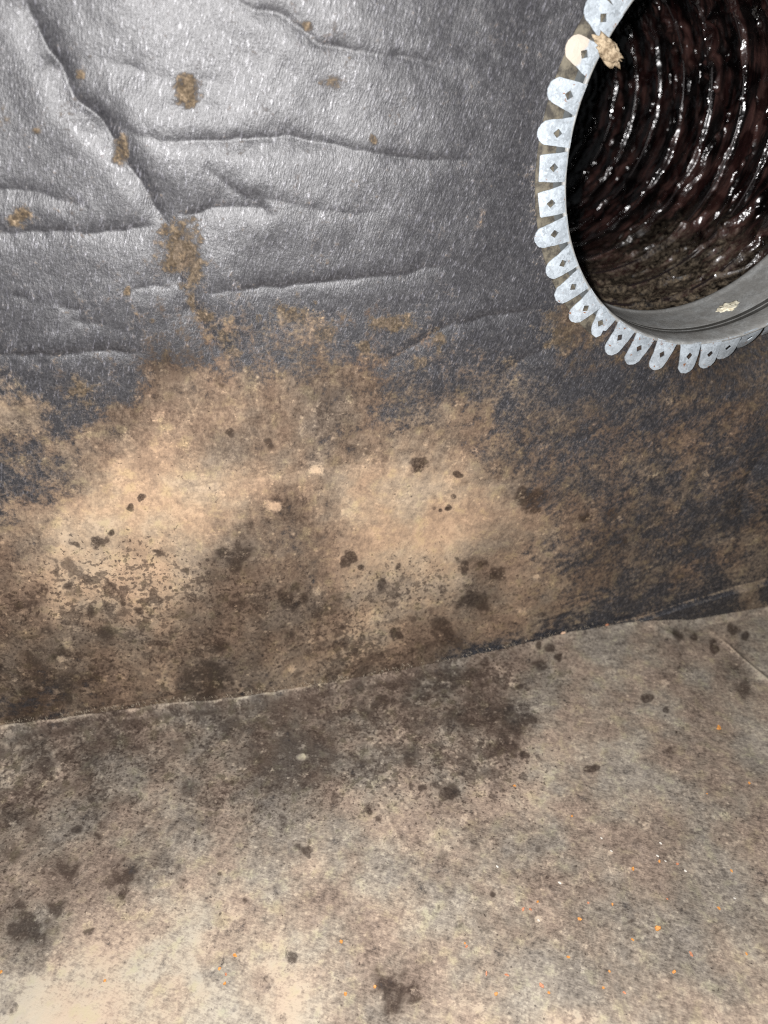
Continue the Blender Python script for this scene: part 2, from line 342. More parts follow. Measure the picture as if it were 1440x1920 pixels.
def liner_material(name, is_floor):
    """black fibreglass duct liner; the dust, mould and scabs grow on it where the mesh attributes say"""
    m, nt, b = new_mat(name)
    co = coords(nt)
    if is_floor:
        fib = mapping(nt, mapping(nt, co, rot=(0, 0, math.radians(32))), scale=(210, 1150, 300))
        fib2 = mapping(nt, mapping(nt, co, rot=(0, 0, math.radians(18))), scale=(150, 800, 300))
    else:
        fib = mapping(nt, mapping(nt, co, rot=(0, math.radians(-24), 0)), scale=(1100, 300, 210))
        fib2 = mapping(nt, mapping(nt, co, rot=(0, math.radians(-4), 0)), scale=(900, 300, 190))
    nf = noise_(nt, fib, 1.0, 2, .6)
    nf2 = noise_(nt, fib2, 1.0, 2, .6)
    nA = noise_(nt, co, 38, 9, .66)
    nB = noise_(nt, co, 150, 6, .66)
    nC = noise_(nt, co, 620, 4, .65)
    nD = noise_(nt, mapping(nt, co, scale=(1, 1, 1)), 1500, 2, .6)
    hue = noise_(nt, co, 17, 4, .6)
    hue2 = noise_(nt, co, 75, 4, .6)
    cov, tone, dark, pale, scab = (attr(nt, k) for k in ('cover', 'tone', 'dark', 'pale', 'scab'))
    def c_(n, k): return mul(nt, math_(nt, 'SUBTRACT', n, .5), k)
    nE = noise_(nt, co, 300, 5, .7)
    # coverage
    c0 = addv(nt, mul(nt, cov, 1.12), c_(nA, 1.5), c_(nB, 1.1), c_(nE, .58), c_(nC, .34), c_(nf, .12))
    mask = maprange(nt, c0, .18, .74)
    # tone of the growth
    t = addv(nt, tone, *((c_(nA, .34), c_(nB, .50), c_(nE, .46), c_(nC, .36), c_(nf, .36), c_(nf2, .22)) if is_floor else (c_(nA, .34), c_(nB, .46), c_(nE, .27), c_(nC, .26), c_(nf, .16), c_(nf2, .10))))
    # ragged dark colonies
    dsp = maprange(nt, addv(nt, dark, c_(nB, 1.0), c_(nE, .75), c_(nC, .35), c_(nf, .25)), .33, .72)
    # crisp little colonies, crowded where the mesh says they crowd
    crowd = attr(nt, 'crowd')
    spA = addv(nt, noise_(nt, co, 62, 3, .6), c_(nE, .22), c_(nC, .10)); spB = addv(nt, noise_(nt, co, 150, 3, .6), c_(nC, .15)); spC = noise_(nt, co, 330, 2, .5)
    thr = math_(nt, 'SUBTRACT', .80, mul(nt, crowd, .245))
    s1 = maprange(nt, math_(nt, 'SUBTRACT', spA, thr), -.03, .05)
    s2 = maprange(nt, math_(nt, 'SUBTRACT', spB, thr), -.03, .05)
    s3 = maprange(nt, math_(nt, 'SUBTRACT', spC, math_(nt, 'SUBTRACT', thr, .01)), -.01, .04)
    spD = addv(nt, noise_(nt, co, 27, 4, .62), c_(nB, .30), c_(nE, .16))
    s0 = maprange(nt, math_(nt, 'SUBTRACT', spD, math_(nt, 'SUBTRACT', .80, mul(nt, crowd, .225))), -.03, .06)
    crust = mul(nt, maprange(nt, addv(nt, noise_(nt, co, 48, 4, .6), c_(nE, .35)), .55, .68), math_(nt, 'MINIMUM', mul(nt, crowd, 1.1), 1.0))
    t = addv(nt, t, mul(nt, crust, .13))
    gl = addv(nt, mul(nt, attr(nt, 'gloom'), 3.2), c_(nB, 1.15), c_(nE, .75), c_(noise_(nt, co, 27, 4, .62), .8), c_(nC, .3))
    s4 = maprange(nt, gl, .46, .66)
    dsp = math_(nt, 'MAXIMUM', dsp, math_(nt, 'MAXIMUM', mul(nt, s0, .75), mul(nt, s4, .80)))
    dsp = math_(nt, 'MAXIMUM', dsp, math_(nt, 'MAXIMUM', mul(nt, s1, .92), math_(nt, 'MAXIMUM', mul(nt, s2, .85), mul(nt, s3, .7))))
    pep = maprange(nt, addv(nt, noise_(nt, co, 210, 4, .65), c_(nA, .8)), .60, .80)
    pep2 = maprange(nt, addv(nt, noise_(nt, co, 95, 3, .6), c_(hue, .5), c_(nE, .35)), .62, .74)
    lsp0 = maprange(nt, addv(nt, noise_(nt, co, 85, 4, .6), c_(nC, .3)), .58, .70)
    tdark = addv(nt, math_(nt, 'SUBTRACT', .265, mul(nt, math_(nt, 'GREATER_THAN', dark, .95), .05)), c_(nB, .30), c_(nE, .42), c_(nC, .30), c_(nf, .2), mul(nt, lsp0, .3))
    t = mixf(nt, mul(nt, dsp, .80), t, math_(nt, 'MINIMUM', t, tdark))
    t = math_(nt, 'SUBTRACT', t, addv(nt, mul(nt, pep, .10), mul(nt, pep2, .08)))
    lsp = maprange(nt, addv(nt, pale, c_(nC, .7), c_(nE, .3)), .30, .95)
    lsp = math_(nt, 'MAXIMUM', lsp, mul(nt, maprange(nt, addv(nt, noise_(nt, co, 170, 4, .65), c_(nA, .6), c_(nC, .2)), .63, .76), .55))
    vs = voro(nt, co, 120 if is_floor else 95)
    fleck = maprange(nt, addv(nt, vs, c_(nA, .5), c_(nC, .25)), .15, .05)
    pat = maprange(nt, addv(nt, noise_(nt, co, 62, 5, .65), c_(nC, .3)), .57, .72)
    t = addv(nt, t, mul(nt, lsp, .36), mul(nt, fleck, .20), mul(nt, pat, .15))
    t = math_(nt, 'MAXIMUM', t, .22)
    t = math_(nt, 'MINIMUM', t, .90)
    col = ramp(nt, t, FDUST if is_floor else MOULD)
    # hue drift between pinkish, olive and grey
    col = mixc(nt, mul(nt, maprange(nt, hue, .40, .64), .8), col, mixc(nt, 1.0, col, (1.04, .93, .93) if is_floor else (1.02, .92, .90), 'MULTIPLY'))
    col = mixc(nt, mul(nt, maprange(nt, hue2, .52, .68), .6), col, mixc(nt, 1.0, col, (.95, 1.0, .86), 'MULTIPLY'))
    col = mixc(nt, mul(nt, maprange(nt, hue, .54, .34), .45), col, mixc(nt, 1.0, col, (.88, .96, 1.10), 'MULTIPLY'))
    col = mixc(nt, mul(nt, maprange(nt, noise_(nt, co, 55, 6, .7), .52, .66), .26), col, mixc(nt, 1.0, col, (.74, .80, .90), 'MULTIPLY'))
    # bare liner with pale glossy fibres; glints and blotchy sheen put into the colour
    spark = maprange(nt, addv(nt, nf, c_(nf2, .45), c_(nD, .25)), .52, .78)
    spark2 = maprange(nt, addv(nt, nf, c_(nf2, .7), c_(nD, .5)), .70, .82)
    bare = mixc(nt, spark, (.048, .0470, .0498), (.140, .1375, .149))
    bare = mixc(nt, mul(nt, spark2, maprange(nt, nB, .38, .60)), bare, (.175, .174, .193))
    bare = mixc(nt, maprange(nt, addv(nt, nB, c_(nE, .6)), .36, .62), mixc(nt, 1.0, bare, (.66, .66, .68), 'MULTIPLY'), bare)
    bare = mixc(nt, maprange(nt, nC, .40, .62), mixc(nt, 1.0, bare, (.60, .60, .62), 'MULTIPLY'), bare)
    # brown scabs on it
    smask = maprange(nt, addv(nt, scab, c_(nB, 1.0), c_(nE, .8), c_(nC, .7), c_(nf, .4)), .22, .86)
    scol = ramp(nt, addv(nt, mul(nt, nC, .5), mul(nt, nE, .4), mul(nt, nB, .4)), [(.52, (.034, .025, .017)), (.64, (.070, .052, .034)), (.75, (.135, .102, .068)), (.86, (.32, .24, .165))])
    full = mixc(nt, mask, bare, col)
    full = mixc(nt, mul(nt, smask, math_(nt, 'SUBTRACT', 1.0, mul(nt, mask, .85))), full, scol)
    link(nt, full, b.inputs['Base Color'])
    cover_all = math_(nt, 'MAXIMUM', mask, smask)
    link(nt, mixf(nt, cover_all, mixf(nt, spark, .45, .36), .92), b.inputs['Roughness'])
    link(nt, mixf(nt, cover_all, mixf(nt, spark, .50, .66), .12), b.inputs['Specular IOR Level'])
    hgt = addv(nt, mul(nt, nf, .55), mul(nt, nf2, .35), mul(nt, nC, .55))
    n1 = bump(nt, hgt, .48, .0008)
    h2 = addv(nt, mul(nt, cover_all, .5), mul(nt, nB, .6))
    n2 = bump(nt, h2, .35, .0012, n1)
    link(nt, n2, b.inputs['Normal'])
    return m

MAT_WALL = liner_material('wall_liner', False)
MAT_FLOOR = liner_material('floor_liner', True)

def galvanised(name, dirt=0.0, base=(.37, .41, .445), rust=True):
    m, nt, b = new_mat(name)
    co = coords(nt)
    oi = N(nt, 'ShaderNodeObjectInfo')
    vm = N(nt, 'ShaderNodeVectorMath', operation='ADD'); link(nt, co, vm.inputs[0]); link(nt, mul(nt, oi.outputs['Random'], 3.7), vm.inputs[1])
    co0 = co; co = vm.outputs[0]
    cell = N(nt, 'ShaderNodeTexVoronoi'); setin(nt, cell.inputs['Vector'], mixc(nt, .02, co, noise_(nt, co, 200, 3, .6, out=1))); cell.inputs['Scale'].default_value = 330
    sp = N(nt, 'ShaderNodeSeparateColor'); link(nt, cell.outputs['Color'], sp.inputs[0])
    n1 = noise_(nt, co, 110, 6, .65); n2 = noise_(nt, co, 700, 4, .6)
    f = addv(nt, mul(nt, sp.outputs[0], .30), mul(nt, n1, .5), mul(nt, n2, .25))
    c = ramp(nt, f, [(.30, tuple(x * .72 for x in base)), (.50, base), (.68, tuple(min(1, x * 1.28) for x in base))])
    wear = maprange(nt, n1, .62, .74)
    c = mixc(nt, mul(nt, wear, .6), c, (.30, .28, .25))
    c = mixc(nt, mul(nt, math_(nt, 'FRACT', mul(nt, oi.outputs['Random'], 17.3)), .35), c, mixc(nt, 1.0, c, (.72, .74, .76), 'MULTIPLY'))
    if rust:
        r = maprange(nt, addv(nt, noise_(nt, co, 260, 4, .6), mul(nt, n2, .25)), .765, .82)
        c = mixc(nt, r, c, (.24, .115, .06))
    if dirt:
        dn = noise_(nt, co, 60, 7, .65)
        c = mixc(nt, mul(nt, maprange(nt, dn, .30, .62), dirt), c, (.175, .165, .15))
    if dirt:                                      # the two grooves of the bead are darkened in the colour
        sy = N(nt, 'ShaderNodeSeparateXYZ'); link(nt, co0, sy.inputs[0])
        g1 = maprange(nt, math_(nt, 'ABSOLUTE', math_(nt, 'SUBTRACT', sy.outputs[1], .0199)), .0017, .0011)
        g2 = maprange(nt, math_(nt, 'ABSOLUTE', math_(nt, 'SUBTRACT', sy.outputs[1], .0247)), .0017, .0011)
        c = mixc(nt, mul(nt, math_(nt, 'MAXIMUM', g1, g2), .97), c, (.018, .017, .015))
    link(nt, c, b.inputs['Base Color'])
    b.inputs['Metallic'].default_value = .18 if not dirt else .05
    link(nt, maprange(nt, n1, .3, .7, .38, .58), b.inputs['Roughness'])
    if dirt: b.inputs['Roughness'].default_value = .7
    link(nt, bump(nt, addv(nt, n2, mul(nt, n1, .6)), .25, .0006), b.inputs['Normal'])
    return m
MAT_TAB = galvanised('galvanised_tab')
MAT_CREAM = MAT_TAB.copy(); MAT_CREAM.name = 'beige_smeared_tab'
nt = MAT_CREAM.node_tree; b = next(n for n in nt.nodes if n.type == 'BSDF_PRINCIPLED'); src = b.inputs['Base Color'].links[0].from_socket
sz = N(nt, 'ShaderNodeSeparateXYZ'); link(nt, coords(nt), sz.inputs[0])
link(nt, mixc(nt, maprange(nt, addv(nt, sz.outputs[2], mul(nt, noise_(nt, coords(nt), 160, 4, .6), .008)), .0135, .0160), src, (.50, .44, .37)), b.inputs['Base Color'])
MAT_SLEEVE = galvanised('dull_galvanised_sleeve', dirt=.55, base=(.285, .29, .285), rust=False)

def simple(name, c, rough=.8, spec=.3, var=.35, scale=400, bumps=.4, dist=.0005, c2=None):
    m, nt, b = new_mat(name); co = coords(nt)
    n = noise_(nt, co, scale, 6, .65)
    c2 = c2 or tuple(x * (1 - var) for x in c)
    link(nt, mixc(nt, maprange(nt, n, .36, .64), c2, c), b.inputs['Base Color'])
    b.inputs['Roughness'].default_value = rough; b.inputs['Specular IOR Level'].default_value = spec
    link(nt, bump(nt, n, bumps, dist), b.inputs['Normal'])
    return m

# ------------------------------------------------------------------ mesh helpers
def mesh_obj(name, verts, faces, mat, parent=None, smooth=True):
    me = bpy.data.meshes.new(name)
    me.from_pydata([tuple(v) for v in verts], [], [tuple(f) for f in faces]); me.update()
    if smooth: me.polygons.foreach_set('use_smooth', [True] * len(me.polygons))
    me.materials.append(mat)
    o = bpy.data.objects.new(name, me); COL.objects.link(o)
    if parent: o.parent = parent
    return o
def grid_obj(name, P, nu, nv, mat, keep=None, parent=None, attrs=None, flip=False):
    """P: (nu*nv,3) row-major over v then u"""
    idx = np.arange(nu * nv).reshape(nv, nu)
    q = np.stack([idx[:-1, :-1], idx[:-1, 1:], idx[1:, 1:], idx[1:, :-1]], -1).reshape(-1, 4)
    if flip: q = q[:, ::-1]
    if keep is not None: q = q[keep[q].all(1)]
    me = bpy.data.meshes.new(name)
    me.vertices.add(len(P)); me.vertices.foreach_set('co', P.astype(np.float32).ravel())
    me.loops.add(q.size); me.loops.foreach_set('vertex_index', q.ravel().astype(np.int32))
    me.polygons.add(len(q)); me.polygons.foreach_set('loop_start', np.arange(0, q.size, 4, dtype=np.int32))
    me.polygons.foreach_set('loop_total', np.full(len(q), 4, np.int32))
    me.polygons.foreach_set('use_smooth', np.ones(len(q), bool))
    for k, v in (attrs or {}).items():
        a = me.attributes.new(k, 'FLOAT', 'POINT'); a.data.foreach_set('value', v.astype(np.float32))
    me.update(); me.validate()
    me.materials.append(mat)
    o = bpy.data.objects.new(name, me); COL.objects.link(o)
    if parent: o.parent = parent
    return o
def tag(o, label=None, cat=None, group=None, kind=None):
    if label: o['label'] = label
    if cat: o['category'] = cat
    if group: o['group'] = group
    if kind: o['kind'] = kind
    return o
def empty(name, loc, label, cat, group=None):
    o = bpy.data.objects.new(name, None); COL.objects.link(o); o.location = loc; o.empty_display_size = .02
    return tag(o, label, cat, group)

# ------------------------------------------------------------------ seam between wall and floor
SEAM_PX = [(-260,1390),(-120,1373),(0,1358),(120,1343),(250,1325),(330,1315),(430,1310),(520,1297),(600,1284),(680,1271),(760,1256),(830,1239),(900,1224),(970,1208),(1040,1190),(1120,1175),(1180,1165),(1250,1160),(1300,1162),(1340,1152),(1440,1138),(1560,1128),(1700,1115)]
_sx = np.array([on_floor(*p) for p in smooth_poly(SEAM_PX, 5)])
_o = np.argsort(_sx[:, 0]); _sx = _sx[_o]
def seam_y(x): return np.minimum(np.interp(x, _sx[:, 0], _sx[:, 1]), -.0030)
_sw = np.array([on_wall(*p) for p in smooth_poly(SEAM_PX, 5)]); _sw = _sw[np.argsort(_sw[:, 0])]
def seam_lift(x): return np.clip(np.interp(x, _sw[:, 0], _sw[:, 1]) + .001, 0, .02)   # where the liner edge curls up

# ------------------------------------------------------------------ wall
nu, nv = 1000, 690
gx = np.linspace(-.36, .62, nu); gz = np.linspace(-.035, .62, nv)
X, Z = np.meshgrid(gx, gz); X = X.ravel(); Z = Z.ravel()
Y = np.zeros_like(X)
Y += (fbm(X * 9, Z * 9, 3, 3) - .5) * .010 + (fbm(X * 34, Z * 34, 9, 3) - .5) * .0016
for (pl, dep, wid, asym) in WRINKLES:
    q = smooth_poly([on_wall(*p) for p in pl])
    lo_, hi_ = q.min(0) - .06, q.max(0) + .06
    k = (X > lo_[0]) & (X < hi_[0]) & (Z > lo_[1]) & (Z < hi_[1])
    if not k.any(): continue
    xx = X[k] + (fbm(X[k] * 90, Z[k] * 90, 21, 3) - .5) * .004; zz = Z[k] + (fbm(X[k] * 90, Z[k] * 90, 31, 3) - .5) * .004
    d, s, al = seg_field(xx, zz, q)
    fade = np.clip(np.minimum(al, 1 - al) * 5, 0.0, 1) ** .7
    fade = fade * (.55 + .9 * fbm(al * 9, al * 0 + dep * 1000, 5, 2))
    wv = np.where(s > 0, wid * 1.45, wid * (.35 + .9 * asym))
    v = np.exp(-d / wv)
    puff = np.exp(-((d - wid * 2.8) / (wid * 2.0)) ** 2) * .20
    Y[k] += (.52 if wid > .0052 else .38) * dep * fade * (v - puff)
rr = np.hypot(X - CX, Z - CZ); ang = np.degrees(np.arctan2(Z - CZ, X - CX))
flat = np.clip((rr / R - 1.17) / .22, 0, 1); flat = flat * flat * (3 - 2 * flat)
Y = Y * flat + .0012 * (1 - flat)
# the liner is pressed back below the lower right of the collar, where the tabs dig in
dent = np.exp(-((np.mod(ang + 58 + 180, 360) - 180) / 26) ** 2) * np.clip((rr / R - .98) / .10, 0, 1) * np.exp(-np.clip(rr / R - 1.2, 0, 9) * 7)
Y += .034 * dent
Y += .010 * np.clip((X - .44) / .1, 0, 1.5) ** 2
# the liner's foot rounds in towards the floor edge
Y += -.0012 * np.exp(-np.clip(Z, 0, 1) / .010)
Y = np.where(Z < .016, np.maximum(Y, -.0022), Y)
PW = np.stack([X, Y, Z], 1)
px, py = chart(np.stack([X, np.zeros_like(X), Z], 1))
wpx = px + (fbm(px / 55, py / 55, 71, 4) - .5) * 60; wpy = py + (fbm(px / 55, py / 55, 81, 4) - .5) * 60
cov = COVER(wpx, wpy); cov = np.where(wpy < 420, cov * 0, cov)
scab = np.zeros_like(px)
sw1 = (fbm(px / 18, py / 18, 101, 3) - .5); sw2 = (fbm(px / 18, py / 18, 111, 3) - .5)
for (x, y, a, bb, s) in SCABS:
    k = (np.abs(px - x) < 2.2 * a + 12) & (np.abs(py - y) < 2.2 * bb + 12)
    if k.any():
        d = np.hypot((px[k] - x + sw1[k] * a * 1.6) / a, (py[k] - y + sw2[k] * bb * 1.6) / bb)
        scab[k] = np.maximum(scab[k], s * np.clip(1.5 - d, 0, 1))
stain = np.exp(-np.clip(rr / R - 1.13, 0, 9) * 18) * np.clip((ang < -95) * 1.0 + .0, 0, 1) * .35
def st(v, a, b_):
    q = np.clip((v - a) / (b_ - a), 0, 1); return q * q * (3 - 2 * q)
crowd = st(py, 930, 1130) * st(px, 1120, 880) * (.55 + .75 * fbm(px / 90, py / 90, 91, 3)) + .30 * st(py, 700, 800) * st(px, 1100, 900) * st(py, 1000, 930)
crowd += .18 * np.exp(-((px - 210) / 160) ** 2 - ((py - 1020) / 60) ** 2) + .35 * st(px, 950, 1060) * st(py, 840, 900)
crowd = np.clip(crowd, 0, 1.15)
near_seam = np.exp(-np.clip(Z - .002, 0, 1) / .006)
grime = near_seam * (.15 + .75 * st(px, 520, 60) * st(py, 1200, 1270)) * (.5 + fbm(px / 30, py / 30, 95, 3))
bare_foot = np.exp(-np.clip(Z, 0, 1) / .014) * st(px, 780, 900)
cov = cov * (1 - .85 * np.clip(bare_foot * 1.3, 0, 1))
tone_w = WTONE(wpx, wpy) * .86 * (1 - .10 * st(px, 960, 1080))
lowzone = st(py, 900, 1000) * st(px, 1080, 940)
gloom_w = np.clip(.50 - tone_w, 0, .3) * lowzone
tone_w = np.maximum(tone_w, .50 * lowzone)
wall = grid_obj('wall', PW, nu, nv, MAT_WALL, keep=rr > R * .995,
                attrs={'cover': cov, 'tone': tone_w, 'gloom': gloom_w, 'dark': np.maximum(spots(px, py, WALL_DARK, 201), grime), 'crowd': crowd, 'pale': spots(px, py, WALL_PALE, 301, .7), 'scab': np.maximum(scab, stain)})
tag(wall, 'wrinkled black duct liner wall with tan mould along its lower half', kind='structure')

# ------------------------------------------------------------------ floor
nu, nv = 760, 360
gx = np.linspace(-.36, .62, nu); tv = np.linspace(0, 1, nv)
X = np.tile(gx, nv); T = np.repeat(tv, nu)
ye = seam_y(X) + (fbm(X * 120, X * 0, 41, 3) - .5) * .0025
Y = ye + (-.44 - ye) * T ** 1.12
back = ye - Y                                   # distance from the back edge
Zf = (fbm(X * 14, Y * 14, 13, 3) - .5) * .006 + (fbm(X * 45, Y * 45, 19, 3) - .5) * .002
Zf = Zf * np.clip(back / .03, .3, 1) + .0048 * np.exp(-((back - .003) / .0042) ** 2) - .012 * np.exp(-(back / .0012) ** 2)
Zf = Zf + seam_lift(X) * np.exp(-back / .045)
for pl, dep, wid in [([(1345,1195),(1375,1222),(1410,1250),(1470,1300)], -.0022, .0028), ([(1180,1175),(1240,1190),(1290,1210)], -.0012, .003),
                     ([(700,1470),(745,1570),(800,1640),(870,1760)], -.0010, .004), ([(1215,1690),(1260,1740),(1300,1800)], .0010, .003)]:
    q = smooth_poly([on_floor(*p) for p in pl]); d, s, al = seg_field(X, Y, q)
    Zf -= dep * np.exp(-(d / wid) ** 2) * np.clip(np.minimum(al, 1 - al) * 6, 0, 1)
PF = np.stack([X, Y, Zf], 1)
px, py = chart(np.stack([X, Y, np.zeros_like(X)], 1))
wpx = px + (fbm(px / 60, py / 45, 171, 4) - .5) * 60; wpy = py + (fbm(px / 60, py / 45, 181, 4) - .5) * 50
pale = spots(px, py, FLOOR_PALE, 501, .7)
for pl, wd, s in [([(1345,1195),(1375,1222),(1410,1250),(1470,1300)], 3.0, .8), ([(690,1440),(715,1510),(745,1570),(790,1630)], 5, .5), ([(850,1690),(880,1760),(930,1830)], 4, .45)]:
    d, _, al = seg_field(px, py, smooth_poly(pl)); pale = np.maximum(pale, s * np.exp(-(d / wd) ** 2))
edge = np.exp(-((back - .0035) / .0026) ** 2) * (.30 + .50 * st(px, 760, 560)) * (.15 + 1.3 * fbm(X * 75, back * 200, 77, 4))
ft = FTONE(wpx, np.maximum(wpy, 1150))
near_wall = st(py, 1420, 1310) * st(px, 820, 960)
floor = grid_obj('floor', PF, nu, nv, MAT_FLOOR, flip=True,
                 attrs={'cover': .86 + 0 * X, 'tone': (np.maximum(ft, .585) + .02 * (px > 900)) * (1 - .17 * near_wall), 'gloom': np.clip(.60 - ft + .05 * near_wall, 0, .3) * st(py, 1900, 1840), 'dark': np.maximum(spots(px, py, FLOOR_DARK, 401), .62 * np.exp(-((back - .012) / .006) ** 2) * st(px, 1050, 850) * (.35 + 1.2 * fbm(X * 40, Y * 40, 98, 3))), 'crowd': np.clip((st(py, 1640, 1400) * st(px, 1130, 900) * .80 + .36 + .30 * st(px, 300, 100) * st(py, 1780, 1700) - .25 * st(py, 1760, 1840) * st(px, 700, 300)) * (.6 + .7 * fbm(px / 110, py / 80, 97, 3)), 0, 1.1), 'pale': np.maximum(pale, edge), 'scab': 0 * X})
tag(floor, 'dusty mould-spotted duct liner floor', kind='structure')

# frayed glass threads along the cut edge of the floor liner
mt = simple('frayed_glass_thread', (.42, .35, .26), .6, .4, .3, 900)
vv, ff = [], []
for i in range(1000):
    x = random.uniform(-.27, .50)
    if random.random() > (.9 if x < .02 else .55): continue
    y = float(seam_y(x)) - random.uniform(.0, .0045); z = random.uniform(.0042, .0066) + float(seam_lift(x))
    L = random.uniform(.0015, .0055); a = random.uniform(-.9, .9); t = random.uniform(-.2, 1.0); wd = random.uniform(.00010, .00022)
    d = Vector((math.sin(a) * L, -math.cos(a) * L * .5 * random.choice((-1, 1)), t * L * .6)); s = Vector((wd, 0, wd * .3))
    p = Vector((x, y, z)); k = len(vv)
    mid = p + d * .5 + Vector((0, 0, L * .15))
    vv += [p - s, p + s, mid + s * .8, mid - s * .8, p + d]
    ff += [(k, k + 1, k + 2, k + 3), (k + 3, k + 2, k + 4)]
fr = mesh_obj('frayed_threads', vv, ff, mt, parent=floor, smooth=False); fr['kind'] = 'stuff'

# ------------------------------------------------------------------ loose liner flap standing against the wall at right
top = smooth_poly([(1000,1204),(1060,1188),(1120,1174),(1190,1158),(1260,1136),(1340,1112),(1440,1084),(1560,1055)], 8)
nu_, nv_ = 240, 26
ts = np.linspace(0, 1, nu_); ti = np.linspace(0, len(top) - 1, nu_)
tx = np.interp(ti, np.arange(len(top)), top[:, 0]); ty = np.interp(ti, np.arange(len(top)), top[:, 1])
tw = np.array([on_wall(a, b_) for a, b_ in zip(tx, ty)])
P = []
for v in np.linspace(0, 1, nv_):
    for i in range(nu_):
        x, zt = tw[i]; ztop = max(zt, .001)
        grow = min(1, i / 60)
        yb = float(seam_y(np.array(x))) - .0005
        ylean = -.0060 * grow - .0012
        z = -.004 + (ztop + .004) * min(v / .86, 1); yy = min(ylean, 0) + (min(yb, .004) - ylean) * (1 - min(v / .86, 1)) * .25
        if v > .86:                              # rounded cut edge going back to the wall
            a = (v - .86) / .14; yy = yy + a * (.0052 * grow + .004); z = ztop + math.sin(min(a * 2.2, 1.57)) * .0009
        P.append((x, yy + .0008 * (fbm(np.array([x * 60]), np.array([v * 3]), 5, 3)[0] - .5), z))
P = np.array(P)
fpx, fpy = chart(P)
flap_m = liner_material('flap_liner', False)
flap = grid_obj('liner_flap', P, nu_, nv_, flap_m, attrs={'cover': .12 + .62 * np.exp(-((fpx - 1408) / 26) ** 2) + .35 * np.exp(-np.abs(fpy - np.interp(fpx, tx, ty)) / 3.0), 'tone': np.full(len(P), .56), 'crowd': .4 + 0 * fpx, 'gloom': 0 * fpx, 'dark': .35 * (fbm(fpx / 30, fpy / 12, 141, 3)), 'pale': 1.15 * np.exp(-np.abs(fpy - np.interp(fpx, tx, ty) - 1) / 2.2) * (.3 + fbm(fpx / 14, fpy / 9, 143, 3)), 'scab': .4 * fbm(fpx / 40, fpy / 20, 142, 3)})  # cover and pale along the top edge paint in its highlight
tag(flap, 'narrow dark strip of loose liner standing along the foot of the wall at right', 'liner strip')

# ------------------------------------------------------------------ collar: sleeve with a bead and folded tabs
collar = empty('duct_collar', (CX, 0, CZ), 'round galvanised duct collar with folded metal tabs set in the liner wall', 'duct collar')
def lathe(name, prof, n, mat, parent, closed=False, flip=False):
    prof = np.array(prof); m_ = len(prof)
    th = np.linspace(0, 2 * math.pi, n, endpoint=False); v = []
    for r, y in prof:
        v.append(np.stack([r * np.cos(th), np.full(n, y), r * np.sin(th)], 1))
    v = np.concatenate(v); f = []
    for j in range(m_ - 1):
        for i in range(n):
            q = (j * n + i, j * n + (i + 1) % n, (j + 1) * n + (i + 1) % n, (j + 1) * n + i)
            f.append(q[::-1] if flip else q)
    return mesh_obj(name, v, f, mat, parent)
prof = [(R * 1.020, .0004), (R * 1.018, -.0010), (R * 1.008, -.0016), (R * 1.001, -.0010), (R * .996, .0012), (R * .994, .004), (R * .992, .010), (R * .991, .0165),
        (R * .994, .0176), (R * 1.006, .0186), (R * 1.010, .0196), (R * 1.002, .0206), (R * .994, .0212), (R * .992, .0218), (R * .994, .0224), (R * 1.006, .0232),
        (R * 1.010, .0242), (R * 1.002, .0250), (R * .993, .0258), (R * .991, .027), (R * .991, .040), (R * .992, .062), (R * .990, .0645), (R * .985, .066), (R * .984, .0685), (R * .988, .0705), (R * .998, .0712),
        (R * 1.004, .069), (R * 1.006, .060), (R * 1.006, .002)]
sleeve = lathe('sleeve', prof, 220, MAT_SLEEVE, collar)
ringm = simple('grimy_flange', (.13, .115, .085), .75, .3, .7, 160, .6, .0012, c2=(.035, .031, .026))
ring = lathe('backing_ring', [(R * 1.012, .0016), (R * 1.012, .0004), (R * 1.05, .0002), (R * 1.10, .0002), (R * 1.150, .0004), (R * 1.156, .0010), (R * 1.156, .0022)], 200, ringm, collar)
nt = ringm.node_tree; b = nt.nodes['Principled BSDF']; src = b.inputs['Base Color'].links[0].from_socket
sx = N(nt, 'ShaderNodeSeparateXYZ'); link(nt, coords(nt), sx.inputs[0])
rad_ = math_(nt, 'SQRT', addv(nt, mul(nt, sx.outputs[0], sx.outputs[0]), mul(nt, sx.outputs[2], sx.outputs[2])))
link(nt, mixc(nt, maprange(nt, rad_, R * 1.062, R * 1.068), (.070, .076, .078), src), b.inputs['Base Color'])
bm = bmesh.new(); bm.from_mesh(ring.data)
gone = [f for f in bm.faces if 232 < math.degrees(math.atan2(f.calc_center_median().z, f.calc_center_median().x)) % 360 < 385 or math.degrees(math.atan2(f.calc_center_median().z, f.calc_center_median().x)) % 360 < 25]
bmesh.ops.delete(bm, geom=gone, context='FACES'); bm.to_mesh(ring.data); bm.free()

